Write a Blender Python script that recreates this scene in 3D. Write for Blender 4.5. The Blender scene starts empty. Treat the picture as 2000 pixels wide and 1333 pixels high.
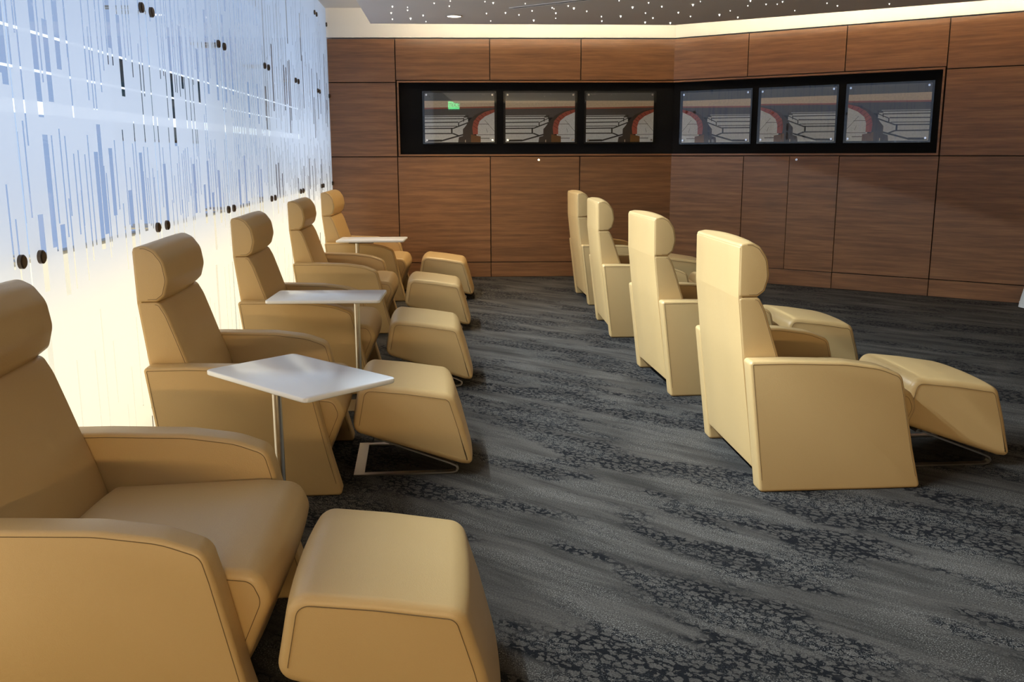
import bpy, bmesh, math, random
from mathutils import Vector, Matrix
random.seed(7)
S = bpy.context.scene
COL = S.collection
# ------------------------------------------------------------------ camera
F, YAW, PITCH, ROLL, CH = 1829.87, 0.063421, 0.197920, -0.002605, 1.5
cd = bpy.data.cameras.new('camera'); cam = bpy.data.objects.new('camera', cd); COL.objects.link(cam)
cd.sensor_width = 36.0; cd.lens = F/2000*36.0; cd.clip_start = 0.05
f0 = Vector((math.sin(YAW), math.cos(YAW), 0)); r0 = Vector((math.cos(YAW), -math.sin(YAW), 0)); u0 = Vector((0, 0, 1))
fw = f0*math.cos(PITCH) - u0*math.sin(PITCH); up = f0*math.sin(PITCH) + u0*math.cos(PITCH)
rr = r0*math.cos(ROLL) + up*math.sin(ROLL); uu = -r0*math.sin(ROLL) + up*math.cos(ROLL)
M = Matrix((rr, uu, -fw)).transposed().to_4x4(); M.translation = (0, 0, CH)
cam.matrix_world = M
S.camera = cam
# ------------------------------------------------------------------ world, exposure, light levels
w = bpy.data.worlds.new('world'); S.world = w; w.use_nodes = True
w.node_tree.nodes['Background'].inputs[0].default_value = (0.55, 0.68, 1.0, 1); w.node_tree.nodes['Background'].inputs[1].default_value = 0.15
S.view_settings.view_transform = 'Standard'; S.view_settings.look = 'None'
S.view_settings.exposure = 0.0; S.view_settings.gamma = 1.0; S.view_settings.use_curve_mapping = False
S.cycles.use_denoising = True
S.cycles.max_bounces = 7; S.cycles.diffuse_bounces = 4; S.cycles.glossy_bounces = 3; S.cycles.transparent_max_bounces = 8; S.cycles.transmission_bounces = 4
S.cycles.use_adaptive_sampling = True; S.cycles.adaptive_threshold = 0.045
S.cycles.sample_clamp_indirect = 6.0
COOL_L, WARM_L, COVE_L, DOWN_W, DOWN_REAR, GRAZE_W, REAR_W = 0.98, 1.75, 190.0, 5.0, 5.0, 620.0, 115.0

# ------------------------------------------------------------------ node helpers
def new_mat(name):
    m = bpy.data.materials.new(name); m.use_nodes = True
    nt = m.node_tree; nt.nodes.clear()
    out = nt.nodes.new('ShaderNodeOutputMaterial')
    return m, nt, out
def N(nt, typ, **kw):
    n = nt.nodes.new(typ)
    for k, v in kw.items(): setattr(n, k, v)
    return n
def setin(nt, n, key, v):
    s = n.inputs[key]
    if isinstance(v, bpy.types.NodeSocket): nt.links.new(v, s)
    else: s.default_value = v
def mth(nt, op, a, b=0.0, c=0.0, clamp=False):
    n = N(nt, 'ShaderNodeMath', operation=op, use_clamp=clamp)
    setin(nt, n, 0, a); setin(nt, n, 1, b)
    if op in ('MULTIPLY_ADD', 'COMPARE', 'SMOOTH_MIN'): setin(nt, n, 2, c)
    return n.outputs[0]
def ramp(nt, fac, stops):
    n = N(nt, 'ShaderNodeValToRGB'); e = n.color_ramp.elements
    while len(e) > 1: e.remove(e[0])
    for i, (p, c) in enumerate(stops):
        q = e[0] if i == 0 else e.new(p)
        q.position = p; q.color = (*c, 1) if len(c) == 3 else c
    setin(nt, n, 0, fac); return n.outputs[0]
def mixc(nt, fac, a, b, mode='MIX'):
    n = N(nt, 'ShaderNodeMix', data_type='RGBA', blend_type=mode)
    setin(nt, n, 0, fac)
    for k, v in ((6, a), (7, b)):
        setin(nt, n, k, (*v, 1) if isinstance(v, tuple) and len(v) == 3 else v)
    return n.outputs[2]
def noise(nt, vec, scale, detail=2.0, rough=0.5):
    n = N(nt, 'ShaderNodeTexNoise'); setin(nt, n, 'Vector', vec); n.inputs['Scale'].default_value = scale
    n.inputs['Detail'].default_value = detail; n.inputs['Roughness'].default_value = rough
    return n.outputs[0]
def mapping(nt, vec, scale=(1, 1, 1), rot=(0, 0, 0), loc=(0, 0, 0)):
    n = N(nt, 'ShaderNodeMapping'); setin(nt, n, 'Vector', vec)
    n.inputs['Scale'].default_value = scale; n.inputs['Rotation'].default_value = rot
    if isinstance(loc, bpy.types.NodeSocket): nt.links.new(loc, n.inputs['Location'])
    else: n.inputs['Location'].default_value = loc
    return n.outputs[0]
def bump(nt, h, strength, dist):
    n = N(nt, 'ShaderNodeBump'); n.inputs['Strength'].default_value = strength; n.inputs['Distance'].default_value = dist
    setin(nt, n, 'Height', h); return n.outputs[0]
def principled(nt, out, color, rough=0.5, metal=0.0, spec=0.5, normal=None):
    b = N(nt, 'ShaderNodeBsdfPrincipled')
    setin(nt, b, 'Base Color', (*color, 1) if isinstance(color, tuple) else color)
    setin(nt, b, 'Roughness', rough); setin(nt, b, 'Metallic', metal); b.inputs['Specular IOR Level'].default_value = spec
    if normal is not None: nt.links.new(normal, b.inputs['Normal'])
    nt.links.new(b.outputs[0], out.inputs[0]); return b
def plain(name, color, rough=0.5, metal=0.0, spec=0.5, grain=0.04):
    m, nt, out = new_mat(name)
    tc = N(nt, 'ShaderNodeTexCoord'); nz = noise(nt, tc.outputs['Object'], 40, 3)
    c = mixc(nt, nz, tuple(x*(1-grain) for x in color), tuple(min(1, x*(1+grain)) for x in color))
    principled(nt, out, c, rough, metal, spec); return m
def emit(name, color, strength, sample=True):
    m, nt, out = new_mat(name)
    if not sample: m.cycles.emission_sampling = 'NONE'
    e = N(nt, 'ShaderNodeEmission'); e.inputs[0].default_value = (*color, 1); e.inputs[1].default_value = strength
    nt.links.new(e.outputs[0], out.inputs[0]); return m

# ------------------------------------------------------------------ materials
def leather_mat():
    m, nt, out = new_mat('tan_leather')
    tc = N(nt, 'ShaderNodeTexCoord'); o = tc.outputs['Object']
    n1 = noise(nt, o, 3.0, 3); n2 = noise(nt, o, 420, 2)
    c = mixc(nt, n1, (0.550, 0.358, 0.150), (0.600, 0.398, 0.176))
    c = mixc(nt, mth(nt, 'MULTIPLY', n2, 0.25), c, (0.42, 0.29, 0.12))
    v = N(nt, 'ShaderNodeTexVoronoi'); nt.links.new(o, v.inputs['Vector']); v.inputs['Scale'].default_value = 260
    b1 = bump(nt, v.outputs[0], 0.10, 0.002)
    principled(nt, out, c, mth(nt, 'MULTIPLY_ADD', n2, 0.12, 0.34), 0, 0.55, b1); return m
def wood_mat():
    m, nt, out = new_mat('walnut_veneer')
    tc = N(nt, 'ShaderNodeTexCoord'); oi = N(nt, 'ShaderNodeObjectInfo')
    off = N(nt, 'ShaderNodeCombineXYZ'); r = mth(nt, 'MULTIPLY', oi.outputs['Random'], 37.0)
    nt.links.new(r, off.inputs[0]); nt.links.new(r, off.inputs[2])
    v1 = mapping(nt, tc.outputs['Object'], (0.55, 1, 11), loc=off.outputs[0])
    v2 = mapping(nt, tc.outputs['Object'], (3.0, 1, 150), loc=off.outputs[0])
    a = noise(nt, v1, 2.2, 5, 0.6); b = noise(nt, v2, 1.6, 3, 0.6)
    t = mth(nt, 'ADD', mth(nt, 'MULTIPLY', a, 0.65), mth(nt, 'MULTIPLY', b, 0.35))
    c = ramp(nt, t, [(0.30, (0.100, 0.041, 0.016)), (0.48, (0.205, 0.086, 0.033)), (0.60, (0.290, 0.128, 0.050)), (0.75, (0.380, 0.184, 0.080))])
    c = mixc(nt, mth(nt, 'MULTIPLY', oi.outputs['Random'], 0.22), c, (0.14, 0.055, 0.022))
    principled(nt, out, c, 0.36, 0, 0.55, bump(nt, b, 0.06, 0.002)); return m
def carpet_mat():
    m, nt, out = new_mat('carpet')
    tc = N(nt, 'ShaderNodeTexCoord'); o = tc.outputs['Object']
    A = math.radians(43)
    rot = mapping(nt, o, (1, 1, 1), (0, 0, A))            # x now runs along the streaks
    wob = noise(nt, o, 1.3, 2)
    comb = N(nt, 'ShaderNodeVectorMath', operation='ADD'); nt.links.new(rot, comb.inputs[0])
    cx = N(nt, 'ShaderNodeCombineXYZ'); setin(nt, cx, 1, mth(nt, 'MULTIPLY_ADD', wob, 0.16, -0.08)); nt.links.new(cx.outputs[0], comb.inputs[1])
    st = mapping(nt, comb.outputs[0], (0.55, 5.5, 1))
    s1 = noise(nt, st, 1.5, 9, 0.68)
    st2 = mapping(nt, comb.outputs[0], (1.4, 22, 1)); s2 = noise(nt, st2, 1.2, 6, 0.7)
    str_ = mth(nt, 'ADD', mth(nt, 'MULTIPLY', s1, 0.6), mth(nt, 'MULTIPLY', s2, 0.4))
    base = ramp(nt, str_, [(0.36, (0.022, 0.0196, 0.0168)), (0.46, (0.040, 0.0350, 0.0298)), (0.54, (0.059, 0.0515, 0.0440)), (0.68, (0.084, 0.0735, 0.0625))])
    # crackle patches
    vo = N(nt, 'ShaderNodeTexVoronoi', feature='DISTANCE_TO_EDGE'); vv = mapping(nt, rot, (24, 38, 1))
    jit = N(nt, 'ShaderNodeTexNoise'); nt.links.new(o, jit.inputs['Vector']); jit.inputs['Scale'].default_value = 60
    vj = N(nt, 'ShaderNodeVectorMath', operation='MULTIPLY_ADD'); nt.links.new(jit.outputs[1], vj.inputs[0]); vj.inputs[1].default_value = (1.1, 1.1, 0); nt.links.new(vv, vj.inputs[2])
    nt.links.new(vj.outputs[0], vo.inputs['Vector']); vo.inputs['Scale'].default_value = 1.0
    crk = mth(nt, 'LESS_THAN', vo.outputs[0], mth(nt, 'MULTIPLY_ADD', noise(nt, o, 45, 2), 0.27, -0.02))
    pm = noise(nt, mapping(nt, rot, (0.8, 2.6, 1), loc=(3.1, 7.7, 0)), 1.1, 3, 0.6)
    pmask = ramp(nt, pm, [(0.47, (0, 0, 0)), (0.53, (1, 1, 1))])
    crk_f = mth(nt, 'MULTIPLY', crk, pmask)
    base = mixc(nt, mth(nt, 'MULTIPLY', pmask, 0.5), base, (0.060, 0.0525, 0.0450))
    c = mixc(nt, crk_f, base, (0.006, 0.006, 0.007))
    # pale flecks and pile grain
    fl = noise(nt, o, 210, 2, 0.7); flm = noise(nt, mapping(nt, rot, (1.2, 5, 1), loc=(9, 2, 0)), 1.4, 2)
    flk = mth(nt, 'MULTIPLY', mth(nt, 'GREATER_THAN', fl, 0.585), ramp(nt, flm, [(0.45, (0, 0, 0)), (0.6, (1, 1, 1))]))
    c = mixc(nt, mth(nt, 'MULTIPLY', flk, 0.55), c, (0.30, 0.28, 0.25))
    gr = noise(nt, o, 170, 4, 0.85)
    c = mixc(nt, 0.8, c, mixc(nt, ramp(nt, gr, [(0.35, (0, 0, 0)), (0.65, (1, 1, 1))]), (0.3, 0.3, 0.3), (1.9, 1.9, 1.9)), 'MULTIPLY')
    h = mth(nt, 'SUBTRACT', gr, mth(nt, 'MULTIPLY', crk_f, 1.5))
    principled(nt, out, c, 0.95, 0, 0.12, bump(nt, h, 0.5, 0.006)); return m
def glass_mat():
    # etched glass: frosted film broken by clear vertical bars, UV in metres along the wall and up
    m, nt, out = new_mat('etched_glass')
    uv = N(nt, 'ShaderNodeUVMap'); sp = N(nt, 'ShaderNodeSeparateXYZ'); nt.links.new(uv.outputs[0], sp.inputs[0])
    u, v = sp.outputs[0], sp.outputs[1]
    total = None
    # pitch, seed, chance, wide chance, zmin, zmax (start), length min/max
    for p, seed, chance, wide, za, zb, l0, l1 in ((0.093, 3.3, 0.85, 0.30, 0.88, 1.18, 0.22, 0.42), (0.057, 21.7, 0.85, 0.04, 1.08, 1.30, 0.25, 0.45),
                                                  (0.110, 55.1, 0.80, 0.35, 1.62, 1.95, 0.25, 0.55), (0.083, 77.9, 0.85, 0.10, 1.45, 2.1, 0.4, 1.1),
                                                  (0.125, 90.3, 0.8, 0.15, 2.0, 2.5, 0.3, 0.9), (0.101, 13.9, 0.75, 0.2, 0.1, 0.5, 0.2, 0.55)):
        un = mth(nt, 'DIVIDE', u, p); cell = mth(nt, 'FLOOR', un); loc = mth(nt, 'FRACT', un)
        wn = N(nt, 'ShaderNodeTexWhiteNoise', noise_dimensions='1D'); setin(nt, wn, 'W', mth(nt, 'ADD', cell, seed))
        wn2 = N(nt, 'ShaderNodeTexWhiteNoise', noise_dimensions='1D'); setin(nt, wn2, 'W', mth(nt, 'ADD', cell, seed+500.5))
        s1 = N(nt, 'ShaderNodeSeparateColor'); nt.links.new(wn.outputs[1], s1.inputs[0])
        s2 = N(nt, 'ShaderNodeSeparateColor'); nt.links.new(wn2.outputs[1], s2.inputs[0])
        half = mth(nt, 'MULTIPLY_ADD', mth(nt, 'LESS_THAN', s1.outputs[0], wide), 0.016/p, 0.0055/p)
        ctr = mth(nt, 'MULTIPLY_ADD', s1.outputs[1], 0.4, 0.3)
        inx = mth(nt, 'LESS_THAN', mth(nt, 'ABSOLUTE', mth(nt, 'SUBTRACT', loc, ctr)), half)
        z0 = mth(nt, 'MULTIPLY_ADD', s1.outputs[2], zb-za, za)
        ln = mth(nt, 'MULTIPLY_ADD', s2.outputs[0], l1-l0, l0)
        iny = mth(nt, 'MULTIPLY', mth(nt, 'GREATER_THAN', v, z0), mth(nt, 'LESS_THAN', v, mth(nt, 'ADD', z0, ln)))
        msk = mth(nt, 'MULTIPLY', mth(nt, 'MULTIPLY', inx, iny), mth(nt, 'LESS_THAN', s2.outputs[1], chance))
        total = msk if total is None else mth(nt, 'MAXIMUM', total, msk)
    tr = N(nt, 'ShaderNodeBsdfTranslucent'); tr.inputs[0].default_value = (0.92, 0.93, 0.93, 1)
    df = N(nt, 'ShaderNodeBsdfDiffuse'); df.inputs[0].default_value = (0.8, 0.82, 0.83, 1)
    tp = N(nt, 'ShaderNodeBsdfTransparent'); tp.inputs[0].default_value = (0.93, 0.95, 0.97, 1)
    fr = N(nt, 'ShaderNodeMixShader'); fr.inputs[0].default_value = 0.10; nt.links.new(tr.outputs[0], fr.inputs[1]); nt.links.new(df.outputs[0], fr.inputs[2])
    fr2 = N(nt, 'ShaderNodeMixShader'); fr2.inputs[0].default_value = 0.03; nt.links.new(fr.outputs[0], fr2.inputs[1]); nt.links.new(tp.outputs[0], fr2.inputs[2])
    tc = N(nt, 'ShaderNodeBsdfTransparent'); tc.inputs[0].default_value = (0.70, 0.76, 0.84, 1)
    gl = N(nt, 'ShaderNodeBsdfGlossy'); gl.inputs['Roughness'].default_value = 0.03
    fz = N(nt, 'ShaderNodeFresnel'); fz.inputs[0].default_value = 1.6
    ge = N(nt, 'ShaderNodeNewGeometry'); fo = mth(nt, 'MULTIPLY', fz.outputs[0], mth(nt, 'SUBTRACT', 1.0, ge.outputs['Backfacing']))
    cl = N(nt, 'ShaderNodeMixShader'); nt.links.new(fo, cl.inputs[0]); nt.links.new(tc.outputs[0], cl.inputs[1]); nt.links.new(gl.outputs[0], cl.inputs[2])
    mx = N(nt, 'ShaderNodeMixShader'); nt.links.new(total, mx.inputs[0]); nt.links.new(fr2.outputs[0], mx.inputs[1]); nt.links.new(cl.outputs[0], mx.inputs[2])
    nt.links.new(mx.outputs[0], out.inputs[0]); return m
def clear_mat(name, tint, gloss_ior=1.45, rough=0.02):
    m, nt, out = new_mat(name)
    tp = N(nt, 'ShaderNodeBsdfTransparent'); tp.inputs[0].default_value = (*tint, 1)
    gl = N(nt, 'ShaderNodeBsdfGlossy'); gl.inputs['Roughness'].default_value = rough
    fz = N(nt, 'ShaderNodeFresnel'); fz.inputs[0].default_value = gloss_ior
    ge = N(nt, 'ShaderNodeNewGeometry'); fo = mth(nt, 'MULTIPLY', fz.outputs[0], mth(nt, 'SUBTRACT', 1.0, ge.outputs['Backfacing']))
    mx = N(nt, 'ShaderNodeMixShader'); nt.links.new(fo, mx.inputs[0]); nt.links.new(tp.outputs[0], mx.inputs[1]); nt.links.new(gl.outputs[0], mx.inputs[2])
    nt.links.new(mx.outputs[0], out.inputs[0]); return m
LEATHER, WOOD, CARPET, GLASS = leather_mat(), wood_mat(), carpet_mat(), glass_mat()
SEAM = plain('seam_thread', (0.16, 0.10, 0.04), 0.7)
DARKBASE = plain('black_base', (0.012, 0.011, 0.010), 0.7)
STEEL = plain('brushed_steel', (0.62, 0.58, 0.52), 0.28, 1.0)
BRONZE = plain('dark_bronze', (0.10, 0.075, 0.055), 0.35, 0.9)
CHROME = plain('polished_chrome', (0.82, 0.82, 0.82), 0.12, 1.0)
WHITE_TOP = plain('white_laminate', (0.92, 0.92, 0.92), 0.25, 0, 0.5, 0.005)
BLACK_FELT = plain('black_backing', (0.005, 0.005, 0.006), 0.8, 0, 0.12)
REVEAL = plain('shadow_gap', (0.010, 0.008, 0.007), 0.8)
PLASTER = plain('white_plaster', (0.80, 0.77, 0.72), 0.8, 0, 0.2, 0.01)
CEIL = plain('grey_ceiling_paint', (0.84, 0.84, 0.85), 0.75, 0, 0.25, 0.02)
GREYWALL = plain('warm_grey_paint', (0.42, 0.38, 0.33), 0.8, 0, 0.2, 0.02)
CLEARGLASS = clear_mat('clear_glass_edge', (0.94, 0.97, 0.97))
ACRYLIC = clear_mat('acrylic_sheet', (0.95, 0.96, 0.96), 1.8, 0.015)
CLOTH = plain('white_cloth', (0.72, 0.70, 0.66), 0.9, 0, 0.1, 0.03)
DARKSCREEN = plain('dark_screen', (0.06, 0.15, 0.21), 0.4)

# ------------------------------------------------------------------ mesh helpers
def link(name, me, mats, parent=None, smooth=None):
    for mt in (mats if isinstance(mats, (list, tuple)) else [mats]): me.materials.append(mt)
    if smooth is not None:
        me.polygons.foreach_set('use_smooth', [True]*len(me.polygons)); me.set_sharp_from_angle(angle=math.radians(smooth))
    o = bpy.data.objects.new(name, me); COL.objects.link(o)
    if parent is not None: o.parent = parent
    return o
def from_bm(name, bm, mats, parent=None, smooth=None, recalc=True):
    if recalc: bmesh.ops.recalc_face_normals(bm, faces=bm.faces[:])
    me = bpy.data.meshes.new(name); bm.to_mesh(me); bm.free()
    return link(name, me, mats, parent, smooth)
def add_box(bm, c, s, bev=0.0, mat=0):
    r = bmesh.ops.create_cube(bm, size=1.0)
    vs = r['verts']
    for v in vs: v.co = Vector((c[0]+v.co.x*s[0], c[1]+v.co.y*s[1], c[2]+v.co.z*s[2]))
    fs = list({f for v in vs for f in v.link_faces})
    for f in fs: f.material_index = mat
    if bev > 0:
        es = list({e for v in vs for e in v.link_edges})
        bmesh.ops.bevel(bm, geom=es, offset=bev, segments=2, profile=0.5, affect='EDGES')
def box(name, c, s, mat, parent=None, bev=0.0):
    bm = bmesh.new(); add_box(bm, c, s, bev); return from_bm(name, bm, mat, parent)
def add_tube(bm, pts, r, n=8, closed=False, flat=None):
    pts = [Vector(p) for p in pts]; rings = []; L = len(pts); prev = None
    for i, p in enumerate(pts):
        a = pts[i-1] if (i > 0 or closed) else p; b = pts[(i+1) % L] if (i < L-1 or closed) else p
        t = (b-a).normalized()
        if prev is None:
            q = Vector((0, 0, 1)) if abs(t.z) < 0.9 else Vector((1, 0, 0))
            nrm = (q - t*q.dot(t)).normalized()
        else: nrm = (prev - t*prev.dot(t)).normalized()
        prev = nrm; bn = t.cross(nrm)
        rings.append([bm.verts.new(p + (nrm*math.cos(2*math.pi*k/n) + bn*math.sin(2*math.pi*k/n))*r) for k in range(n)])
    for i in range(L if closed else L-1):
        A, B = rings[i], rings[(i+1) % L]
        for k in range(n): bm.faces.new((A[k], A[(k+1) % n], B[(k+1) % n], B[k]))
    if not closed:
        bm.faces.new(rings[0][::-1]); bm.faces.new(rings[-1])
def add_cyl(bm, c, r1, r2, h, n=16, axis='Z', mat=0):
    # from c along +axis by h
    ax = {'X': Vector((1, 0, 0)), 'Y': Vector((0, 1, 0)), 'Z': Vector((0, 0, 1))}[axis]
    q = ax.to_track_quat('Z', 'Y'); c = Vector(c)
    lo = [bm.verts.new(c + q @ Vector((r1*math.cos(2*math.pi*k/n), r1*math.sin(2*math.pi*k/n), 0))) for k in range(n)]
    hi = [bm.verts.new(c + q @ Vector((r2*math.cos(2*math.pi*k/n), r2*math.sin(2*math.pi*k/n), h))) for k in range(n)]
    fs = [bm.faces.new((lo[k], lo[(k+1) % n], hi[(k+1) % n], hi[k])) for k in range(n)] + [bm.faces.new(lo[::-1]), bm.faces.new(hi)]
    for f in fs: f.material_index = mat
def rounded(poly, seg=7):
    # poly: (x, z, radius) corners -> dense closed outline
    out = []; n = len(poly)
    for i, (x, z, r) in enumerate(poly):
        p = Vector((x, z)); a = Vector(poly[i-1][:2]); b = Vector(poly[(i+1) % n][:2])
        if r <= 0: out.append(p); continue
        da, db = (a-p), (b-p); la, lb = da.length, db.length; da.normalize(); db.normalize()
        ang = math.acos(max(-1, min(1, da.dot(db)))); d = min(r/math.tan(ang/2), 0.48*la, 0.48*lb); r2 = d*math.tan(ang/2)
        c = p + (da+db).normalized()*(r2/math.sin(ang/2)); s, e = p+da*d-c, p+db*d-c
        tot = s.angle_signed(e)
        for k in range(seg+1):
            t = tot*k/seg; out.append(c + Vector((s.x*math.cos(-t)-s.y*math.sin(-t), s.x*math.sin(-t)+s.y*math.cos(-t))))
    return out
def resample(pts, step):
    out = []; n = len(pts)
    for i in range(n):
        a, b = pts[i], pts[(i+1) % n]; k = max(1, int((b-a).length/step))
        for j in range(k): out.append(a.lerp(b, j/k))
    res = [out[0]]
    for q in out[1:]:
        if (q-res[-1]).length > 1e-4: res.append(q)
    return res
def normals2(pts):
    n = len(pts); area = sum(pts[i].x*pts[(i+1) % n].y - pts[(i+1) % n].x*pts[i].y for i in range(n)); sg = 1 if area > 0 else -1
    nn = []
    for i in range(n):
        t = (pts[(i+1) % n]-pts[i-1]).normalized(); nn.append(Vector((t.y, -t.x))*sg)
    return nn
def loft(poly, y0, y1, r, crown=0.0, step=0.03, ns=5, nm=6, side_bulge=0.0, front_only=False):
    poly = [(x, z, max(q, r+0.003)) for x, z, q in poly]
    pts = resample(rounded(poly), step); nn = normals2(pts)
    W = y1-y0; mid = (y0+y1)/2
    ys = [(y0 + r*(1-math.cos(math.pi/2*k/ns)), r*(1-math.sin(math.pi/2*k/ns))) for k in range(ns+1)]
    yy = ys + [(y0+r+(W-2*r)*k/nm, 0.0) for k in range(1, nm)] + [(y0+y1-y, i) for y, i in reversed(ys)]
    bm = bmesh.new(); rings = []
    for y, ins in yy:
        t = (y-mid)/(W/2); cr = crown*max(0, 1-t*t)**0.8
        cw = [cr*(max(0.0, min(1.0, q.x*1.6+0.35)) if front_only else 1.0)-ins for q in nn]
        rings.append([bm.verts.new((p.x+q.x*k, y, p.y+q.y*k)) for p, q, k in zip(pts, nn, cw)])
    n = len(pts)
    for A, B in zip(rings, rings[1:]):
        for k in range(n): bm.faces.new((A[k], A[(k+1) % n], B[(k+1) % n], B[k]))
    bm.faces.new(rings[0]); bm.faces.new(rings[-1])
    return bm, pts, nn
def seam_path(pts, nn, y, inset, lo=None, keep=None):
    P = [Vector((p.x-q.x*inset, y, p.y-q.y*inset)) for p, q in zip(pts, nn)]
    if keep is None: return P, True
    n = len(P); ok = [keep(p) for p in P]
    if all(ok): return P, True
    s = next(i for i in range(n) if ok[i] and not ok[i-1]); out = []
    while ok[s % n] and len(out) < n: out.append(P[s % n]); s += 1
    return out, False
def seams(parent, pts, nn, y0, y1, r, keep=None, rad=0.0011):
    for y in (y0-0.0004, y1+0.0004):
        P, closed = seam_path(pts, nn, y, r, keep=keep); bm = bmesh.new(); add_tube(bm, P, rad, 5, closed)
        from_bm('seam', bm, SEAM, parent, 40)
def empty(name, loc=(0, 0, 0), rz=0.0):
    o = bpy.data.objects.new(name, None); COL.objects.link(o); o.location = loc; o.rotation_euler = (0, 0, rz); o.empty_display_size = 0.1; return o
def tag(o, label, cat, group=None):
    o['label'] = label; o['category'] = cat
    if group: o['group'] = group
    return o
def struct(o, label=None):
    o['kind'] = 'structure'
    if label: o['label'] = label
    return o
def kids(o): return [c for c in bpy.data.objects if c.parent == o]
def dup(o, parent=None, tree=None):
    c = o.copy(); COL.objects.link(c); c.parent = parent
    for ch in tree[o.name]: dup(ch, c, tree)
    return c
def tree_of(root):
    t = {}
    def walk(o):
        t[o.name] = kids(o)
        for c in t[o.name]: walk(c)
    walk(root); return t

# ------------------------------------------------------------------ setting
GX = -1.435                      # room face of the glass wall
V = {'L': (GX, 11.602), '1': (-0.638, 11.560), '2': (0.475, 11.525), '3': (1.557, 11.491), '4': (2.677, 11.457), '5': (3.396, 10.877), '6': (4.246, 10.191), '7': (5.035, 9.556), 'R': (6.75, 8.172)}
XR, YB, ZC, ZU = 6.75, -4.0, 2.88, 3.17
ZB, ZM, ZN, ZT = 0.183, 1.462, 2.349, 2.8265
def poly_slab(name, pts, z0, z1, mat):
    bm = bmesh.new(); lo = [bm.verts.new((x, y, z0)) for x, y in pts]; hi = [bm.verts.new((x, y, z1)) for x, y in pts]; n = len(pts)
    bm.faces.new(lo[::-1]); bm.faces.new(hi)
    for k in range(n): bm.faces.new((lo[k], lo[(k+1) % n], hi[(k+1) % n], hi[k]))
    return from_bm(name, bm, mat)
outer = [(-2.3, YB-0.1), (XR+0.1, YB-0.1), (XR+0.1, 8.172+0.05), (2.72, 11.62), (-2.3, 11.95)]
struct(poly_slab('floor', outer, -0.1, 0.0, CARPET), 'dark grey streaked and crackled carpet floor')
# dropped star ceiling with upper ceiling above it
ceil_pts = [(-0.845, YB), (XR, YB), (XR, 7.55), (5.031, 8.80), (2.477, 10.655), (-0.845, 10.69)]
ceiling = struct(poly_slab('ceiling', ceil_pts, ZC, ZC+0.07, CEIL), 'grey dropped ceiling dotted with tiny star lights')
struct(poly_slab('ceiling_upper', outer, ZU, ZU+0.1, PLASTER), 'white upper ceiling above the light cove')
# ceiling slot
def wall_empty(name, a, b, label):
    ang = math.atan2(b[1]-a[1], b[0]-a[0]); o = empty(name, (a[0], a[1], 0), ang); return struct(o, label), math.hypot(b[0]-a[0], b[1]-a[1])
# local wall frame: x along the wall, -y into the room
def panel(parent, x0, x1, z0, z1, mat=WOOD, t=0.02, g=0.005, name='wood_panel'):
    bm = bmesh.new(); add_box(bm, (0, -t/2, 0), (x1-x0-2*g, t, z1-z0-2*g), 0.0015)
    o = from_bm(name, bm, mat, parent); o.location = ((x0+x1)/2, 0, (z0+z1)/2); return o
def niche(parent, x0, x1):
    # recess: black backing board set back with a thin wooden frame
    box('niche_backing', ((x0+x1)/2, 0.045, (ZM+ZN)/2), (x1-x0-0.01, 0.01, ZN-ZM-0.01), BLACK_FELT, parent)
    fr = bmesh.new(); d0, d1, th = -0.012, 0.05, 0.032
    return d0, d1, th
def frame_strip(parent, c, s):
    return box('niche_frame', c, s, WOOD, parent, 0.001)
wb, LB = wall_empty('wall_back', V['1'], V['4'], 'walnut panelled back wall with a long black display niche')
wl, LL = wall_empty('wall_back_left', V['L'], V['1'], 'narrow walnut panelled wall strip beside the etched glass')
wr, LR = wall_empty('wall_right', V['4'], V['R'], 'walnut panelled wall angled to the right with a display niche')
L7 = math.hypot(V['7'][0]-V['4'][0], V['7'][1]-V['4'][1])
def backing(parent, x0, x1, ho=None):
    # dark carcass behind the panels (shadow gaps), open at the niche
    if ho is None: box('carcass', ((x0+x1)/2, 0.06, ZT/2), (x1-x0, 0.10, ZT), REVEAL, parent)
    else:
        h0, h1 = ho
        box('carcass', ((x0+x1)/2, 0.06, ZM/2), (x1-x0, 0.10, ZM), REVEAL, parent)
        box('carcass', ((x0+x1)/2, 0.06, (ZT+ZN)/2), (x1-x0, 0.10, ZT-ZN), REVEAL, parent)
        box('carcass', ((x0+x1)/2, 0.09, (ZM+ZN)/2), (x1-x0, 0.04, ZN-ZM), REVEAL, parent)
backing(wl, 0.0, LL); backing(wb, 0.0, LB+0.035, (0, LB)); backing(wr, -0.035, L7, (0, L7)); box('carcass', ((L7+LR)/2, 0.06, ZT/2), (LR-L7, 0.10, ZT), REVEAL, wr)
for par, xs in ((wl, [0.0, LL]), (wb, [0.0, 1.114, 2.196, LB]), (wr, [0.0, 0.924, 2.014, L7, LR])):
    for a, b in zip(xs, xs[1:]):
        full = par is wl or a >= L7-0.01
        panel(par, a, b, 0.0, ZB, g=0.004)
        if par is wr and abs(a-0.924) < 0.01:
            panel(par, a, 1.463, ZB, ZM, g=0.003); panel(par, 1.463, b, ZB, ZM, g=0.003)
        else: panel(par, a, b, ZB, ZM)
        if full: panel(par, a, b, ZM, 2.325); panel(par, a, b, 2.325, ZT)
        else: panel(par, a, b, ZN, ZT)
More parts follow.
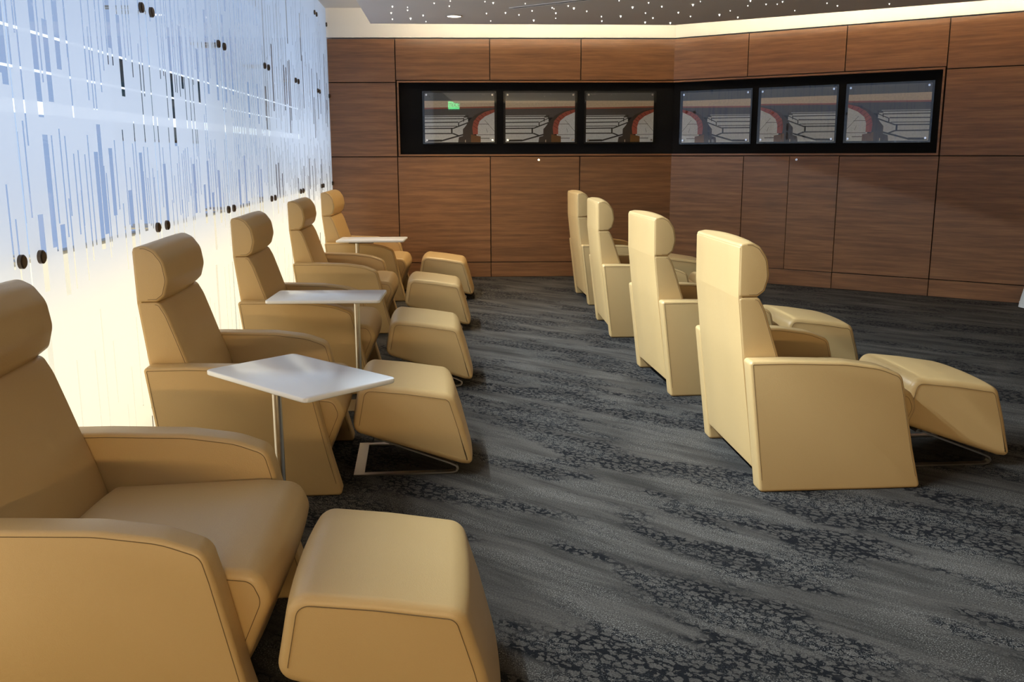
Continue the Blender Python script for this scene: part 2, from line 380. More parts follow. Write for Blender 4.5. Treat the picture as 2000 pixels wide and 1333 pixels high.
for par, x0, x1, ends in ((wb, 0.012, LB+0.024, (True, False)), (wr, -0.024, L7-0.012, (False, True))):
    box('niche_backing', ((x0+x1)/2, 0.062, (ZM+ZN)/2), (x1-x0, 0.012, ZN-ZM), BLACK_FELT, par)
    frame_strip(par, ((x0+x1)/2, 0.02, ZN-0.014), (x1-x0, 0.07, 0.020)); frame_strip(par, ((x0+x1)/2, 0.02, ZM+0.017), (x1-x0, 0.07, 0.022))
    if ends[0]: frame_strip(par, (x0+0.010, 0.02, (ZM+ZN)/2), (0.020, 0.07, ZN-ZM-0.05))
    if ends[1]: frame_strip(par, (x1-0.010, 0.02, (ZM+ZN)/2), (0.020, 0.07, ZN-ZM-0.05))
for par, x in ((wb, 1.698), (wr, 1.545)):                     # small round cabinet locks
    lk = bmesh.new(); add_cyl(lk, (x, -0.018, 1.422), 0.013, 0.012, -0.008, 16, 'Y', 0); lo = from_bm('cabinet_lock', lk, CHROME, par, 40)
    box('keyhole', (x, -0.0265, 1.421), (0.004, 0.002, 0.012), DARKBASE, lo)
for par, L in ((wl, LL), (wb, LB), (wr, LR)):                 # plaster above the panelling, lit by the cove
    box('plaster_strip', (L/2, 0.05, (ZT+0.012+ZU)/2), (L+0.03, 0.09, ZU-ZT-0.012), PLASTER, par)
struct(box('wall_side', (XR+0.05, (YB+8.2)/2, ZU/2), (0.1, 8.2-YB, ZU), GREYWALL), 'plain painted wall outside the picture on the right')
struct(box('wall_rear', ((XR-2.3)/2, YB-0.05, ZU/2), (XR+2.3, 0.1, ZU), GREYWALL), 'plain painted wall behind the camera')
# ------------------------------------------------------------------ glass wall
PW, Y1 = 1.479, 3.279
wg = struct(empty('wall_left', (0, 0, 0)), 'tall etched glass wall glowing blue above and warm below')
cap = bmesh.new(); add_cyl(cap, (0.001, 0, 0), 0.024, 0.024, 0.012, 20, 'X'); add_cyl(cap, (0.013, 0, 0), 0.024, 0.019, 0.004, 20, 'X')
bmesh.ops.recalc_face_normals(cap, faces=cap.faces[:]); capm = bpy.data.meshes.new('standoff_cap'); cap.to_mesh(capm); cap.free(); capm.materials.append(BRONZE)
capm.polygons.foreach_set('use_smooth', [True]*len(capm.polygons)); capm.set_sharp_from_angle(angle=0.6)
rod = bmesh.new(); add_cyl(rod, (-0.16, 0, 0), 0.009, 0.009, 0.148, 10, 'X'); bmesh.ops.recalc_face_normals(rod, faces=rod.faces[:])
rodm = bpy.data.meshes.new('standoff_rod'); rod.to_mesh(rodm); rod.free(); rodm.materials.append(STEEL)
for k in range(-4, 7):
    ya, yb = Y1+(k-1)*PW+0.004, Y1+k*PW-0.004
    if k == 6: yb = 11.585
    bm = bmesh.new(); uvl = bm.loops.layers.uv.new('UVMap'); T = 0.012
    z0, z1 = 0.02, ZU-0.01
    c = [[bm.verts.new((x, y, z)) for y, z in ((ya, z0), (yb, z0), (yb, z1), (ya, z1))] for x in (GX, GX-T)]
    f = bm.faces.new(c[0]); f.material_index = 0
    fb = bm.faces.new(c[1][::-1]); fb.material_index = 1
    for i in range(4):
        q = bm.faces.new((c[0][i], c[1][i], c[1][(i+1) % 4], c[0][(i+1) % 4])); q.material_index = 1
    bm.normal_update(); bmesh.ops.recalc_face_normals(bm, faces=bm.faces[:])
    for q in bm.faces:
        for l in q.loops: l[uvl].uv = (l.vert.co.y, l.vert.co.z)
    gp = from_bm('glass_panel', bm, [GLASS, CLEARGLASS], wg, None, False)
    for y in ((ya+0.072, yb-0.072) if k < 6 else (ya+0.072, yb-0.02)):
        for z in (1.150, 2.170, 0.25, 2.98):
            s = bpy.data.objects.new('standoff_cap', capm); COL.objects.link(s); s.parent = gp; s.location = (GX, y, z)
            s2 = bpy.data.objects.new('standoff_rod', rodm); COL.objects.link(s2); s2.parent = gp; s2.location = (GX, y, z)
# daylit and lamp-lit space behind the glass
struct(box('wall_behind_glass', (-2.28, (YB+11.9)/2, ZU/2), (0.04, 11.9-YB, ZU), PLASTER), 'white wall behind the etched glass')
struct(box('wall_behind_glass_end', (-1.85, 11.78, ZU/2), (0.9, 0.05, ZU), PLASTER), 'white end wall of the cavity behind the glass')
lb = tag(empty('warm_backlight', (-1.75, 3.8, 0)), 'warm white backlight panel glowing behind the lower glass', 'light')
WARM_E = emit('warm_backlight_glow', (1.0, 0.83, 0.57), WARM_L); COOL_E = emit('daylight_glow', (0.56, 0.70, 1.0), COOL_L)
box('diffuser', (0.014, 0, 0.545), (0.012, 15.5, 1.03), WARM_E, lb); box('housing', (-0.02, 0, 0.545), (0.05, 15.5, 1.06), PLASTER, lb)
struct(box('window_1', (-2.20, 3.8, 1.86), (0.02, 15.5, 2.56), COOL_E), 'bluish daylit window band behind the upper glass')
tv = tag(empty('wall_screen', (-1.98, 6.85, 1.83)), 'dark screen mounted on the wall behind the etched glass stripes', 'screen')
box('panel', (0, 0, 0), (0.03, 1.9, 0.46), DARKSCREEN, tv, 0.003); box('bezel', (-0.02, 0, 0), (0.02, 1.94, 0.50), BLACK_FELT, tv, 0.003)
box('wall_bracket', (-0.11, 0, 0), (0.16, 0.12, 0.12), BLACK_FELT, tv)
REFL_W = emit('reflection_glow', (0.95, 0.97, 1.0), 2.5, False)  # glowing strips added behind the glass, standing in for lights mirrored in its bars
for z, h, x, y0, y1, lab in ((1.70, 0.055, -1.80, -2.5, 11.6, 'tallest glowing strip added as reflected lights, below the thin ones'), (1.87, 0.010, -1.86, 2.0, 10.5, 'thin glowing strip added as reflected lights, between two others'), (2.02, 0.010, -1.80, -2.5, 11.6, 'uppermost thin glowing strip added as reflected lights in the etched glass')):
    o = tag(empty('reflection_strip', (x, (y0+y1)/2, z)), lab, 'lamp', 'glowing strips added as reflected lights')
    n = int((y1-y0)/0.7)
    for i in range(n):
        box('glow_tube', (0, -(y1-y0)/2+(i+0.5)*(y1-y0)/n, 0), (0.012, (y1-y0)/n*0.94, h), REFL_W, o, 0.002)
    box('rail', (-0.012, 0, 0), (0.008, y1-y0, h*0.5), PLASTER, o)
# ------------------------------------------------------------------ light cove strips on the hidden back edge of the dropped ceiling
COVE_E = emit('cove_glow', (1.0, 0.84, 0.58), COVE_L)
def cove(a, b, off, label):
    a, b = Vector(a), Vector(b); d = (b-a).normalized(); n = Vector((-d.y, d.x))
    if n.y < 0: n = -n
    mid = (a+b)/2 + n*off; o = tag(empty('cove_light_strip', (mid.x, mid.y, ZC+0.07), math.atan2(d.y, d.x)), label, 'light', 'cove light strips')
    box('diffuser', (0, 0.0, 0.0105), ((b-a).length-0.06, 0.014, 0.013), COVE_E, o); box('channel', (0, -0.003, 0.0025), ((b-a).length-0.04, 0.024, 0.004), STEEL, o)
cove((-0.60, 10.688), (2.45, 10.656), -0.060, 'warm cove light strip along the ceiling edge facing the back wall')
cove((2.50, 10.640), (5.00, 8.824), -0.060, 'warm cove light strip along the ceiling edge facing the angled wall')
cove((5.06, 8.780), (6.70, 7.587), -0.060, 'warm cove light strip at the far right end of the angled ceiling edge')
# downlights
DL_E = emit('downlight_glow', (1.0, 0.90, 0.74), 8.0, False)
def downlight(x, y, watt, lab, first=[True]):
    o = tag(empty('downlight', (x, y, ZC)), lab, 'ceiling light', 'recessed round downlights')
    bm = bmesh.new(); add_cyl(bm, (0, 0, -0.006), 0.070, 0.072, 0.008, 28); from_bm('lens', bm, DL_E, o, 40)
    bm = bmesh.new(); add_tube(bm, [(0.078*math.cos(a), 0.078*math.sin(a), -0.003) for a in [2*math.pi*k/28 for k in range(28)]], 0.007, 6, True); from_bm('trim_ring', bm, STEEL, o, 60)
    ld = bpy.data.lights.new('downlight_beam', 'SPOT'); ld.energy = watt; ld.color = (1.0, 0.76, 0.42); ld.spot_size = math.radians(120); ld.spot_blend = 0.8; ld.shadow_soft_size = 0.07
    lo = bpy.data.objects.new('downlight_beam', ld); COL.objects.link(lo); lo.parent = o; lo.location = (0, 0, -0.02)
downlight(0.055, 10.065, 210.0, 'round recessed downlight glowing in the star ceiling near the back wall')
for x, y in ((0.06, 6.6), (0.06, 3.2), (2.7, 6.6), (2.7, 3.2), (0.06, 0.0), (2.7, 0.0), (5.2, 3.2), (5.2, 0.0), (0.06, -2.6), (2.7, -2.6)):
    downlight(x, y, DOWN_W if y > 1 else DOWN_REAR, 'round recessed downlight in the ceiling above and behind the camera')
# unseen lamps added along the glass to brighten the right row's backs
for y0, y1, lab in ((2.0, 5.2, 'added unseen fill lamp over the glass wall above the nearest armchairs'), (5.3, 9.0, 'added unseen fill lamp over the glass wall above the farther armchairs')):
    o = tag(empty('fill_lamp', (-1.14, (y0+y1)/2, 2.94)), lab, 'lamp', 'added fill lamps along the glass wall')
    box('housing', (-0.03, 0, 0.035), (0.05, y1-y0, 0.07), STEEL, o, 0.003)
    box('baffle', (-0.0175, 0, -0.004), (0.075, y1-y0, 0.006), STEEL, o)  # baffle, louvre and visor only shape the added beam
    box('diffuser', (-0.004, 0, 0.048), (0.006, y1-y0-0.02, 0.035), emit('fill_lamp_glow', (0.80, 0.90, 1.0), 3.0, False), o)
    for k in (-0.4, 0.4): box('hanger', (-0.03, k*(y1-y0), 0.15), (0.012, 0.012, 0.16), STEEL, o)
    bm = bmesh.new(); nb = int((y1-y0)/0.07)
    for i in range(nb+1): add_box(bm, (0.021, -(y1-y0)/2+i*(y1-y0)/nb, 0.036), (0.040, 0.003, 0.072))
    add_box(bm, (0.01, 0, 0.0725), (0.06, y1-y0, 0.003))
    from_bm('louvre', bm, DARKBASE, o)
    box('visor', (0.043, 0, 0.0490), (0.003, y1-y0, 0.050), DARKBASE, o)
    ld = bpy.data.lights.new('fill_beam', 'AREA'); ld.shape = 'RECTANGLE'; ld.size = 0.03; ld.size_y = y1-y0-0.05; ld.energy = GRAZE_W; ld.color = (0.74, 0.89, 1.0)
    lo = bpy.data.objects.new('fill_beam', ld); COL.objects.link(lo); lo.parent = o; lo.location = (0.001, 0, 0.048); lo.rotation_euler = (0, -math.radians(90), 0)
# unseen warm lamp added behind the camera to light the sides facing it
for x0, x1, lab in ((-1.0, 1.8, 'added warm fill lamp on the wall behind the camera'),):
    o = tag(empty('rear_fill_lamp', ((x0+x1)/2, YB+0.08, 1.35)), lab, 'lamp')
    box('housing', (0, -0.03, 0), (x1-x0, 0.06, 0.12), STEEL, o, 0.003)
    box('diffuser', (0, 0.002, 0), (x1-x0-0.02, 0.006, 0.10), emit('rear_fill_glow', (1.0, 0.80, 0.5), 2.0, False), o)
    ld = bpy.data.lights.new('rear_fill_beam', 'AREA'); ld.shape = 'RECTANGLE'; ld.size = x1-x0-0.05; ld.size_y = 0.1; ld.energy = REAR_W; ld.color = (1.0, 0.71, 0.36)
    lo = bpy.data.objects.new('rear_fill_beam', ld); COL.objects.link(lo); lo.parent = o; lo.location = (0, 0.012, 0); lo.rotation_euler = (math.radians(92), 0, 0)
# ceiling slot diffuser
sl = tag(empty('slot_diffuser', (0.611, 9.489, ZC), math.atan2(8.999-9.489, 1.192-0.611)), 'dark narrow slot running across the grey star ceiling', 'air slot')
box('slot', (1.1, 0, -0.003), (2.2, 0.05, 0.004), REVEAL, sl); box('edge', (1.1, 0.03, -0.0055), (2.22, 0.008, 0.008), CEIL, sl); box('edge', (1.1, -0.03, -0.0055), (2.22, 0.008, 0.008), CEIL, sl)
# star lights
f_, r_, u_ = fw, rr, uu
star_px = [(680+a/6.25, b/6.25) for a, b in ((525,153),(540,230),(725,85),(725,120),(762,220),(915,183),(950,260),(1050,35),(1235,70),(1247,8),(1688,160),(1740,252),(1770,30),(1670,15),(1920,152),(540,75))]
star_px += [(960+a/6.25, b/6.25) for a, b in ((412,40),(170,152),(335,177),(495,128),(515,243),(740,90),(762,103),(785,155),(783,220),(937,68),(1005,95),(1162,133),(1342,198),(1347,252),(1577,193),(1557,5),(1722,83),(1918,30),(1880,155),(1970,215),(1875,267))]
star_px += [(1240+a/3.571, b/3.571) for a, b in ((188,43),(247,157),(303,85),(388,112),(405,30),(457,8),(590,100),(665,73),(718,118),(788,38),(806,3),(915,27),(993,27),(1030,10),(1115,72),(1340,20),(1413,38),(1775,25))]
def on_z(u, v, z):
    d = f_ + r_*((u-1000)/F) - u_*((v-666.5)/F); t = (z-CH)/d.z; return Vector((0, 0, CH)) + d*t
sb = bmesh.new(); add_cyl(sb, (0, 0, 0), 0.012, 0.009, -0.010, 10); add_cyl(sb, (0, 0, -0.010), 0.009, 0.0035, -0.012, 10)
bmesh.ops.recalc_face_normals(sb, faces=sb.faces[:]); sm = bpy.data.meshes.new('star_light'); sb.to_mesh(sm); sb.free(); sm.materials.append(emit('star_glow', (1.0, 0.93, 0.78), 4.0, False))
stars = [on_z(u, v, ZC) for u, v in star_px]
rng = random.Random(4)
while len(stars) < 200:
    p = Vector((rng.uniform(-0.6, 6.4), rng.uniform(-3.6, 8.6), ZC))
    if p.y > 8.2 and p.x > 0: continue
    if all((p-q).length > 0.22 for q in stars): stars.append(p)
for p in stars:
    o = bpy.data.objects.new('star_light', sm); COL.objects.link(o); o.location = (p.x, p.y, ZC); s = rng.choice((0.4, 0.5, 0.6, 0.75)); o.scale = (s, s, s)
    tag(o, 'tiny sparkling star light dotted over the grey ceiling', 'star light', 'star lights in the ceiling')

# ------------------------------------------------------------------ framed prints in the niches
PR = {n: plain('print_'+n, c, 0.6, 0, 0.3, 0.25) for n, c in dict(ceil_reflection=(0.14, 0.14, 0.145), cream=(0.72, 0.57, 0.42), redline=(0.36, 0.10, 0.06), dusk=(0.10, 0.085, 0.08), floor=(0.74, 0.73, 0.72), line=(0.035, 0.028, 0.024), brown=(0.060, 0.038, 0.028), red=(0.42, 0.085, 0.05), stone=(0.80, 0.79, 0.79), ochre=(0.20, 0.085, 0.02), rib=(0.14, 0.026, 0.018)).items()}
PN = list(PR)
def print_mesh():
    bm = bmesh.new(); layer = [0]
    def poly(pts, m):
        layer[0] += 1; y = -0.00006*layer[0]
        f = bm.faces.new([bm.verts.new((x, y, 1-z)) for x, z in pts]); f.material_index = PN.index(m)
    def line(a, b, w, m='line'):
        a, b = Vector(a), Vector(b); d = (b-a).normalized(); n = Vector((-d.y*0.7, d.x))*w/2
        poly([a+n, b+n, b-n, a-n], m)
    poly([(0, 0), (1, 0), (1, .17), (0, .17)], 'ceil_reflection'); poly([(0, .16), (1, .16), (1, .30), (0, .30)], 'cream')  # grey top and cream band: reflection of the room painted into the print
    poly([(0, .30), (1, .27), (1, .31), (0, .335)], 'redline'); poly([(0, .33), (1, .30), (1, .5), (0, .48)], 'dusk')
    poly([(0, .46), (.62, .45), (.62, 1), (0, 1)], 'floor'); poly([(.62, .40), (1, .30), (1, .5), (.55, .5)], 'dusk'); poly([(1, .36), (.86, .45), (.77, .58), (.74, .70), (.74, 1), (1, 1)], 'stone')
    for a, b, ww in (((0, .48), (.62, .47), .016), ((0, .525), (.56, .52), .018), ((0, .60), (.48, .59), .020), ((0, .675), (.46, .67), .014), ((0, .72), (.40, .715), .022), ((0, .82), (.40, .82), .022),
                     ((.485, .60), (.485, .68), .022), ((.385, .71), (.385, .83), .032), ((.56, .51), (.555, .58), .02), ((.62, .45), (.615, .53), .016), ((.40, .72), (.62, .60), .024), ((.485, .60), (.64, .50), .016),
                     ((.40, .82), (.50, .875), .026), ((.02, .97), (.24, .965), .04), ((.22, .975), (.56, .84), .03),
                     ((.76, .63), (.92, .63), .008), ((.76, .85), (1, .845), .008), ((.86, .55), (1, .78), .006), ((.78, .92), (.93, .92), .012), ((.88, .72), (.90, .80), .006)):
        line(a, b, ww)
    poly([(1, .32), (.84, .365), (.72, .45), (.63, .57), (.59, .66), (.545, .735), (.545, .87), (.485, .90), (.475, 1), (.70, 1), (.70, .62), (.80, .47), (1, .36)], 'brown')
    poly([(1, .33), (.86, .385), (.77, .46), (.70, .57), (.68, .70), (.69, .84), (.76, .84), (.76, .68), (.785, .57), (.87, .47), (1, .39)], 'red')
    for a, b in (((.86, .40), (.89, .455)), ((.80, .43), (.85, .49)), ((.755, .48), (.81, .54)), ((.72, .53), (.785, .59)), ((.70, .59), (.765, .66)), ((.69, .66), (.76, .73)), ((.93, .365), (.95, .415))): line(a, b, .010, 'rib')
    poly([(.66, .84), (.80, .88), (.80, 1), (.66, 1)], 'ochre'); poly([(.575, .95), (.585, .95), (.585, 1), (.575, 1)], 'cream')
    me = bpy.data.meshes.new('print'); bm.to_mesh(me); bm.free()
    for n in PN: me.materials.append(PR[n])
    return me
PRM = print_mesh()
def framed(wallo, x, w, z0, z1, mirror, lab):
    t = empty('framed_print'); t.matrix_world = wallo.matrix_basis @ Matrix.Translation((x, 0.0, (z0+z1)/2)); tag(t, lab, 'picture', 'framed prints in the display niche')
    h = z1-z0
    pr = bpy.data.objects.new('print', PRM); COL.objects.link(pr); pr.parent = t
    sx = -1 if mirror else 1
    pr.scale = (sx*(w-0.05), 1, h-0.04); pr.location = (-sx*(w-0.05)/2, 0.028, -(h-0.04)/2)
    box('backing_board', (0, 0.0345, 0), (w-0.03, 0.011, h-0.02), BLACK_FELT, t)
    box('acrylic_sheet', (0, 0.012, 0), (w, 0.006, h), ACRYLIC, t)
    for i in (-1, 1):
        for j in (-1, 1):
            bm = bmesh.new(); add_cyl(bm, (i*(w/2-0.05), 0.008, j*(h/2-0.045)), 0.0125, 0.0115, -0.010, 16, 'Y'); add_cyl(bm, (i*(w/2-0.05), 0.029, j*(h/2-0.045)), 0.007, 0.007, -0.021, 10, 'Y')
            from_bm('standoff_bolt', bm, CHROME, t, 40)
for n_, (x0, x1, lab) in enumerate(((0.306, 1.192, 'leftmost acrylic framed print on the back wall, reflecting the green exit sign'), (1.275, 2.161, 'middle acrylic framed print of the three on the back wall'), (2.246, 3.113, 'acrylic framed print on the back wall nearest the wall corner'))):
    framed(wb, (x0+x1)/2, x1-x0, 1.611, 2.229, False, lab)
for x0, x1, lab in ((0.088, 0.984, 'bluish framed print on the angled wall nearest the wall corner'), (1.057, 1.956, 'middle bluish framed print of the three on the angled wall'), (2.035, 2.925, 'rightmost bluish framed print on the angled wall')):
    framed(wr, (x0+x1)/2, x1-x0, 1.60, 2.222, True, lab)

# ------------------------------------------------------------------ armchair
HW, AT = 0.455, 0.098            # half width over the arms, arm thickness
def make_chair():
    t = empty('recliner_armchair')
    arm_poly = [(0.0, 0.0, 0.008), (0.748, 0.0, 0.012), (0.700, 0.185, 0.3), (0.642, 0.455, 0.25), (0.622, 0.532, 0.055), (0.52, 0.572, 0.3), (0.36, 0.596, 0.4), (0.10, 0.605, 0.3), (-0.075, 0.605, 0.016)]
    for s in (-1, 1):
        y0, y1 = (-HW, -HW+AT) if s < 0 else (HW-AT, HW)
        bm, pts, nn = loft(arm_poly, y0, y1, 0.014, 0.0, 0.04, 4, 2); a = from_bm('arm', bm, LEATHER, t, 35)
        seams(a, pts, nn, y0, y1, 0.014, keep=lambda p: not (p.z < 0.03))
    yi = HW-AT-0.002
    # rear cover
    sh = [(-0.006, 0.085, 0.004), (0.022, 0.085, 0.004), (-0.056, 0.60, 0.02), (-0.086, 0.868, 0.02), (-0.090, 1.098, 0.004), (-0.1095, 1.098, 0.008), (-0.1055, 0.868, 0.05), (-0.0755, 0.60, 0.3)]
    bm, pts, nn = loft(sh, -yi+0.004, yi-0.004, 0.003, 0.0, 0.05, 2, 3); from_bm('back_cover', bm, LEATHER, t, 35)
    bk = [(0.020, 0.12, 0.01), (0.17, 0.12, 0.02), (0.165, 0.36, 0.1), (0.125, 0.50, 0.2), (0.085, 0.615, 0.3), (0.052, 0.715, 0.3), (0.018, 0.815, 0.2), (-0.012, 0.872, 0.030), (-0.104, 0.872, 0.006), (-0.074, 0.60, 0.2)]
    bm, pts, nn = loft(bk, -yi, yi, 0.010, 0.016, 0.035, 5, 8, 0, True); b = from_bm('backrest', bm, LEATHER, t, 35)
    seams(b, pts, nn, -yi, yi, 0.010, keep=lambda p: p.x > -0.045 and p.z > 0.4)
    hd = [(-0.104, 0.874, 0.004), (-0.020, 0.875, 0.018), (0.012, 0.900, 0.03), (0.030, 0.965, 0.08), (0.018, 1.045, 0.08), (-0.018, 1.096, 0.05), (-0.060, 1.118, 0.05), (-0.108, 1.108, 0.014)]
    bm, pts, nn = loft(hd, -yi, yi, 0.010, 0.014, 0.03, 5, 8, 0, True); b = from_bm('headrest', bm, LEATHER, t, 35)
    seams(b, pts, nn, -yi, yi, 0.010, keep=lambda p: p.x > -0.080)
    st = [(0.10, 0.14, 0.01), (0.630, 0.105, 0.03), (0.672, 0.150, 0.05), (0.758, 0.350, 0.07), (0.725, 0.428, 0.06), (0.62, 0.440, 0.3), (0.12, 0.425, 0.02)]
    bm, pts, nn = loft(st, -yi, yi, 0.024, 0.016, 0.035, 5, 8); b = from_bm('seat_cushion', bm, LEATHER, t, 35)
    seams(b, pts, nn, -yi, yi, 0.024, keep=lambda p: p.x > 0.2 and p.z > 0.22)
    box('seat_base', (0.32, 0, 0.115), (0.56, 2*yi-0.01, 0.13), DARKBASE, t)
    return t
def make_ottoman():
    t = empty('ottoman')               # origin: rear edge, floor
    ot = [(0.000, 0.235, 0.045), (0.042, 0.455, 0.055), (0.250, 0.432, 0.5), (0.462, 0.398, 0.055), (0.510, 0.24, 0.3), (0.556, 0.055, 0.028), (0.500, 0.062, 0.02)]
    ot = ot[::-1]
    bm, pts, nn = loft(ot, -0.295, 0.295, 0.024, 0.014, 0.03, 5, 8, 0.006); c = from_bm('cushion', bm, LEATHER, t, 35)
    seams(c, pts, nn, -0.297, 0.297, 0.024, keep=lambda p: p.z > 0.275 - 0.35*p.x)
    bm = bmesh.new()
    for s in (-1, 1):
        path = [(0.0, 0.006), (0.455, 0.006), (0.478, 0.011), (0.486, 0.024), (0.478, 0.038), (0.45, 0.052), (0.10, 0.188)]
        yy = s*0.235
        for (xa, za), (xb, zb) in zip(path, path[1:]):
            d = Vector((xb-xa, zb-za)).normalized(); n = Vector((-d.y, d.x))*0.004
            vs = []
            for y in (yy-0.017, yy+0.017):
                vs.append([bm.verts.new((q.x, y, q.y)) for q in (Vector((xa, za))+n, Vector((xb, zb))+n, Vector((xb, zb))-n, Vector((xa, za))-n)])
            A, B = vs; bm.faces.new(A); bm.faces.new(B[::-1])
            for i in range(4): bm.faces.new((A[i], B[i], B[(i+1) % 4], A[(i+1) % 4]))
    add_box(bm, (0.018, 0, 0.006), (0.05, 0.504, 0.009)); add_box(bm, (0.12, 0, 0.181), (0.05, 0.504, 0.008))
    from_bm('sled_base', bm, STEEL, t)
    return t
def make_table():
    t = empty('side_table')            # origin: middle of the top, floor; long side along x, pole towards -x end
    out = rounded([(-0.335, -0.21, 0.022), (0.335, -0.21, 0.022), (0.335, 0.21, 0.022), (-0.335, 0.21, 0.022)], 5)
    bm = bmesh.new(); lv = []
    for z, ins in ((0.640, 0.003), (0.643, 0), (0.657, 0), (0.660, 0.003)):
        lv.append([bm.verts.new((p.x*(1-ins/0.33), p.y*(1-ins/0.22), z)) for p in out])
    n = len(out); bm.faces.new(lv[0][::-1]); bm.faces.new(lv[-1])
    for A, B in zip(lv, lv[1:]):
        for k in range(n): bm.faces.new((A[k], A[(k+1) % n], B[(k+1) % n], B[k]))
    from_bm('table_top', bm, WHITE_TOP, t, 50)
    return t
def finish_table(t, px, py, ang):
    # pole and floor foot: ang = direction the foot runs, table frame
    bm = bmesh.new(); add_cyl(bm, (px, py, 0.008), 0.0175, 0.0175, 0.622, 20); from_bm('pole', bm, STEEL, t, 40)
    box('mounting_plate', (px*0.7, py*0.7, 0.635), (0.24, 0.10, 0.010), BLACK_FELT, t)
    b = box('foot_plate', (0, 0, 0), (0.36, 0.26, 0.008), STEEL, t, 0.002); b.location = (px+0.15*math.cos(ang), py+0.15*math.sin(ang), 0.0045); b.rotation_euler = (0, 0, ang)
chair = make_chair(); ott = make_ottoman(); CT, OT = tree_of(chair), tree_of(ott)
GLc, GRc = 'armchairs along the glass wall', 'armchairs in the right hand row'
XL = -1.24
rows = [  # near-side y, rear x, yaw deg, label, ottoman dx, dy, label
    (2.21, -1.245, 0, 'tan leather armchair at lower left, nearest the camera and cut by the frame', GLc, 0.797, -0.245, 'tan leather ottoman in the bottom foreground, nearest the camera'),
    (3.985, -1.25, 2.0, 'tan leather armchair by the glass behind the nearest white side table', GLc, 0.785, 0.04, 'tan leather ottoman with its steel sled base in view, beside the nearest white table'),
    (5.80, -1.252, 0.8, 'tan leather armchair by the glass, middle one of the left row of five', GLc, 0.82, -0.05, 'tan leather ottoman before the middle armchair of the left row'),
    (7.86, -1.255, 0, 'tan leather armchair by the glass, second from the wooden back wall', GLc, 0.845, -0.10, 'tan leather ottoman in the left row, second from the wooden back wall'),
    (9.66, -1.228, -2, 'tan leather armchair by the glass, the farthest beside the wooden back wall', GLc, 0.88, -0.10, 'tan leather ottoman in the left row, farthest, by the wooden back wall'),
    (3.916, 1.363, 0.6, 'tan leather armchair in the right row, nearest, seen from behind', GRc, 0.762, 0.08, 'tan leather ottoman before the nearest armchair of the right row'),
    (5.612, 1.354, 2.5, 'tan leather armchair in the right row, second from the camera, seen from behind', GRc, 0.775, 0.0, 'tan leather ottoman in the right row, second from the camera'),
    (7.535, 1.296, -1.0, 'tan leather armchair in the right row, second from the wooden wall, seen from behind', GRc, 0.775, 0.0, 'tan leather ottoman in the right row, second from the wooden wall'),
    (9.217, 1.356, 1.0, 'tan leather armchair in the right row, the farthest, seen from behind', GRc, 0.775, 0.0, 'tan leather ottoman in the right row, farthest and nearly hidden'),
]
for i, (y, x, yaw, lab, grp, ox, oy, olab) in sorted(enumerate(rows), key=lambda q: (q[0]-1) % len(rows)):
    if i == 0:                                     # the first chair is reclined a little further
        for ch in CT[chair.name]:
            if ch.name.split('.')[0] in ('backrest', 'headrest', 'back_cover'): ch.location.x = -0.055
    c = chair if i == 0 else dup(chair, None, CT); o = ott if i == 0 else dup(ott, None, OT)
    a = math.radians(yaw)
    cx, cy = x - math.sin(a)*HW, y + math.cos(a)*HW
    c.location = (cx, cy, 0); c.rotation_euler = (0, 0, a); tag(c, lab, 'armchair', grp)
    o.location = (cx + math.cos(a)*ox - math.sin(a)*oy, cy + math.sin(a)*ox + math.cos(a)*oy, 0); o.rotation_euler = (0, 0, a)
    tag(o, olab, 'ottoman', 'ottomans of the left row' if i < 5 else 'ottomans of the right row')
# side tables
for (x, y, ang, px, py, fa, lab) in ((-0.604, 3.60, -46, 0.10, -0.17, 226, 'white topped side table, nearest, turned at an angle beside the second armchair'),
                                     (-0.755, 5.68, -2, 0.19, -0.14, 180, 'white topped side table at the middle armchair of the left row'),
                                     (-0.80, 9.52, -3, -0.13, -0.17, 180, 'white topped side table, farthest, beside the last armchair by the glass')):
    t = make_table(); finish_table(t, px, py, math.radians(fa)); t.location = (x, y, 0); t.rotation_euler = (0, 0, math.radians(ang))
    tag(t, lab, 'side table', 'white side tables')
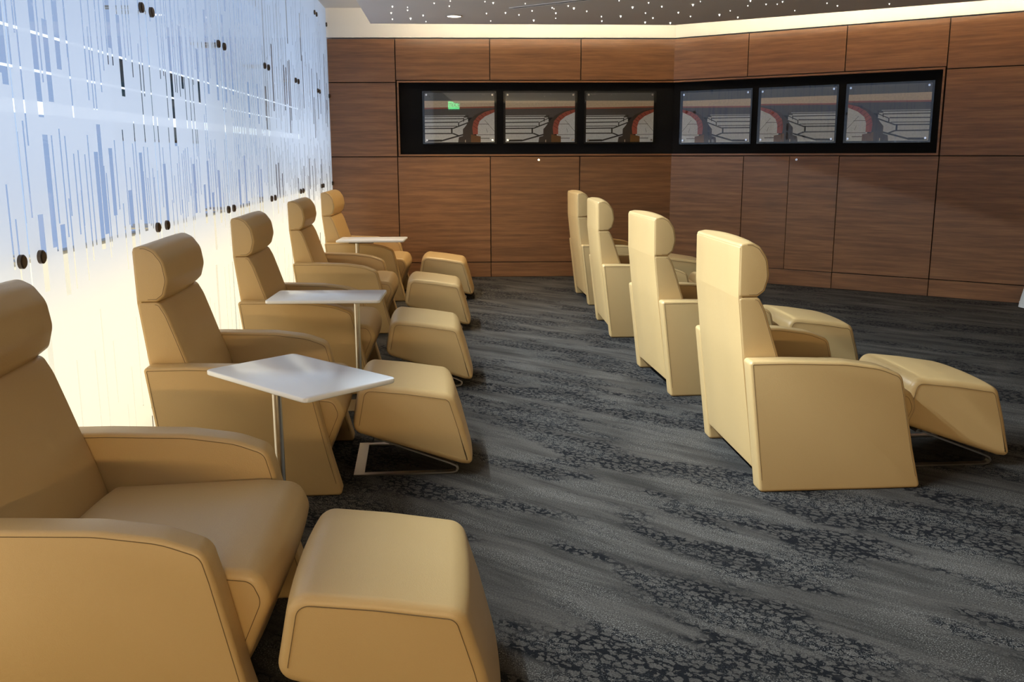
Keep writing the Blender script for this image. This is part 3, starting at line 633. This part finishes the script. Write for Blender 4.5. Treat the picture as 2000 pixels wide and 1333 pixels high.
# ------------------------------------------------------------------ draped table at the right edge
dt = tag(empty('draped_stand', (5.737, 8.670, 0)), 'narrow stand under a floor length white cloth at the right edge', 'stand')
prof = [(0.118, 0.985), (0.124, 0.975), (0.128, 0.90), (0.132, 0.70), (0.143, 0.45), (0.170, 0.25), (0.200, 0.10), (0.214, 0.012)]
def fold(r, z, a): return (r + 0.006*max(0, 0.9-z)*math.sin(7*a))
bm = bmesh.new(); rings = []
for r, z in prof:
    rings.append([bm.verts.new((fold(r, z, a)*math.cos(a), fold(r, z, a)*math.sin(a), z)) for a in [2*math.pi*k/63 for k in range(63)]])
bm.faces.new(rings[0])
for A, B in zip(rings, rings[1:]):
    for k in range(63): bm.faces.new((A[k], A[(k+1) % 63], B[(k+1) % 63], B[k]))
cl = from_bm('cloth', bm, CLOTH, dt, 50)
bm = bmesh.new(); add_tube(bm, [((fold(0.2075, 0.06, a)+0.001)*math.cos(a), (fold(0.2075, 0.06, a)+0.001)*math.sin(a), 0.055) for a in [2*math.pi*k/63 for k in range(63)]], 0.003, 5, True); from_bm('hem', bm, CLOTH, cl, 50)
bm = bmesh.new(); add_cyl(bm, (0, 0, 0.955), 0.112, 0.112, 0.022, 32); from_bm('stand_top', bm, WHITE_TOP, dt, 40)
bm = bmesh.new(); add_cyl(bm, (0, 0, 0.0), 0.13, 0.12, 0.02, 24); add_cyl(bm, (0, 0, 0.02), 0.025, 0.025, 0.935, 16); from_bm('pedestal', bm, STEEL, dt, 40)
# ------------------------------------------------------------------ exit sign on the rear wall (seen mirrored in the first print)
ex = tag(empty('exit_sign', (-0.86, YB+0.03, 2.82-0.0), math.pi), 'glowing green exit sign, seen as a mirror image in the leftmost print', 'sign')
box('sign_body', (0, 0.010, 0), (0.34, 0.03, 0.24), PLASTER, ex, 0.004)
box('lit_face', (0, -0.007, 0), (0.31, 0.004, 0.21), emit('exit_green', (0.10, 1.0, 0.35), 11.0, False), ex)
tc_ = bpy.data.curves.new('letters', 'FONT'); tc_.body = 'EXIT'; tc_.size = 0.15; tc_.align_x = 'CENTER'; tc_.align_y = 'CENTER'; tc_.extrude = 0.001
to = bpy.data.objects.new('tmp', tc_); COL.objects.link(to); dg = bpy.context.evaluated_depsgraph_get(); tm = bpy.data.meshes.new_from_object(to.evaluated_get(dg)); bpy.data.objects.remove(to)
lt = link('letters', tm, plain('exit_letter_green', (0.0, 0.10, 0.04), 0.5), ex); lt.rotation_euler = (math.pi/2, 0, 0); lt.location = (0, -0.0105, 0)
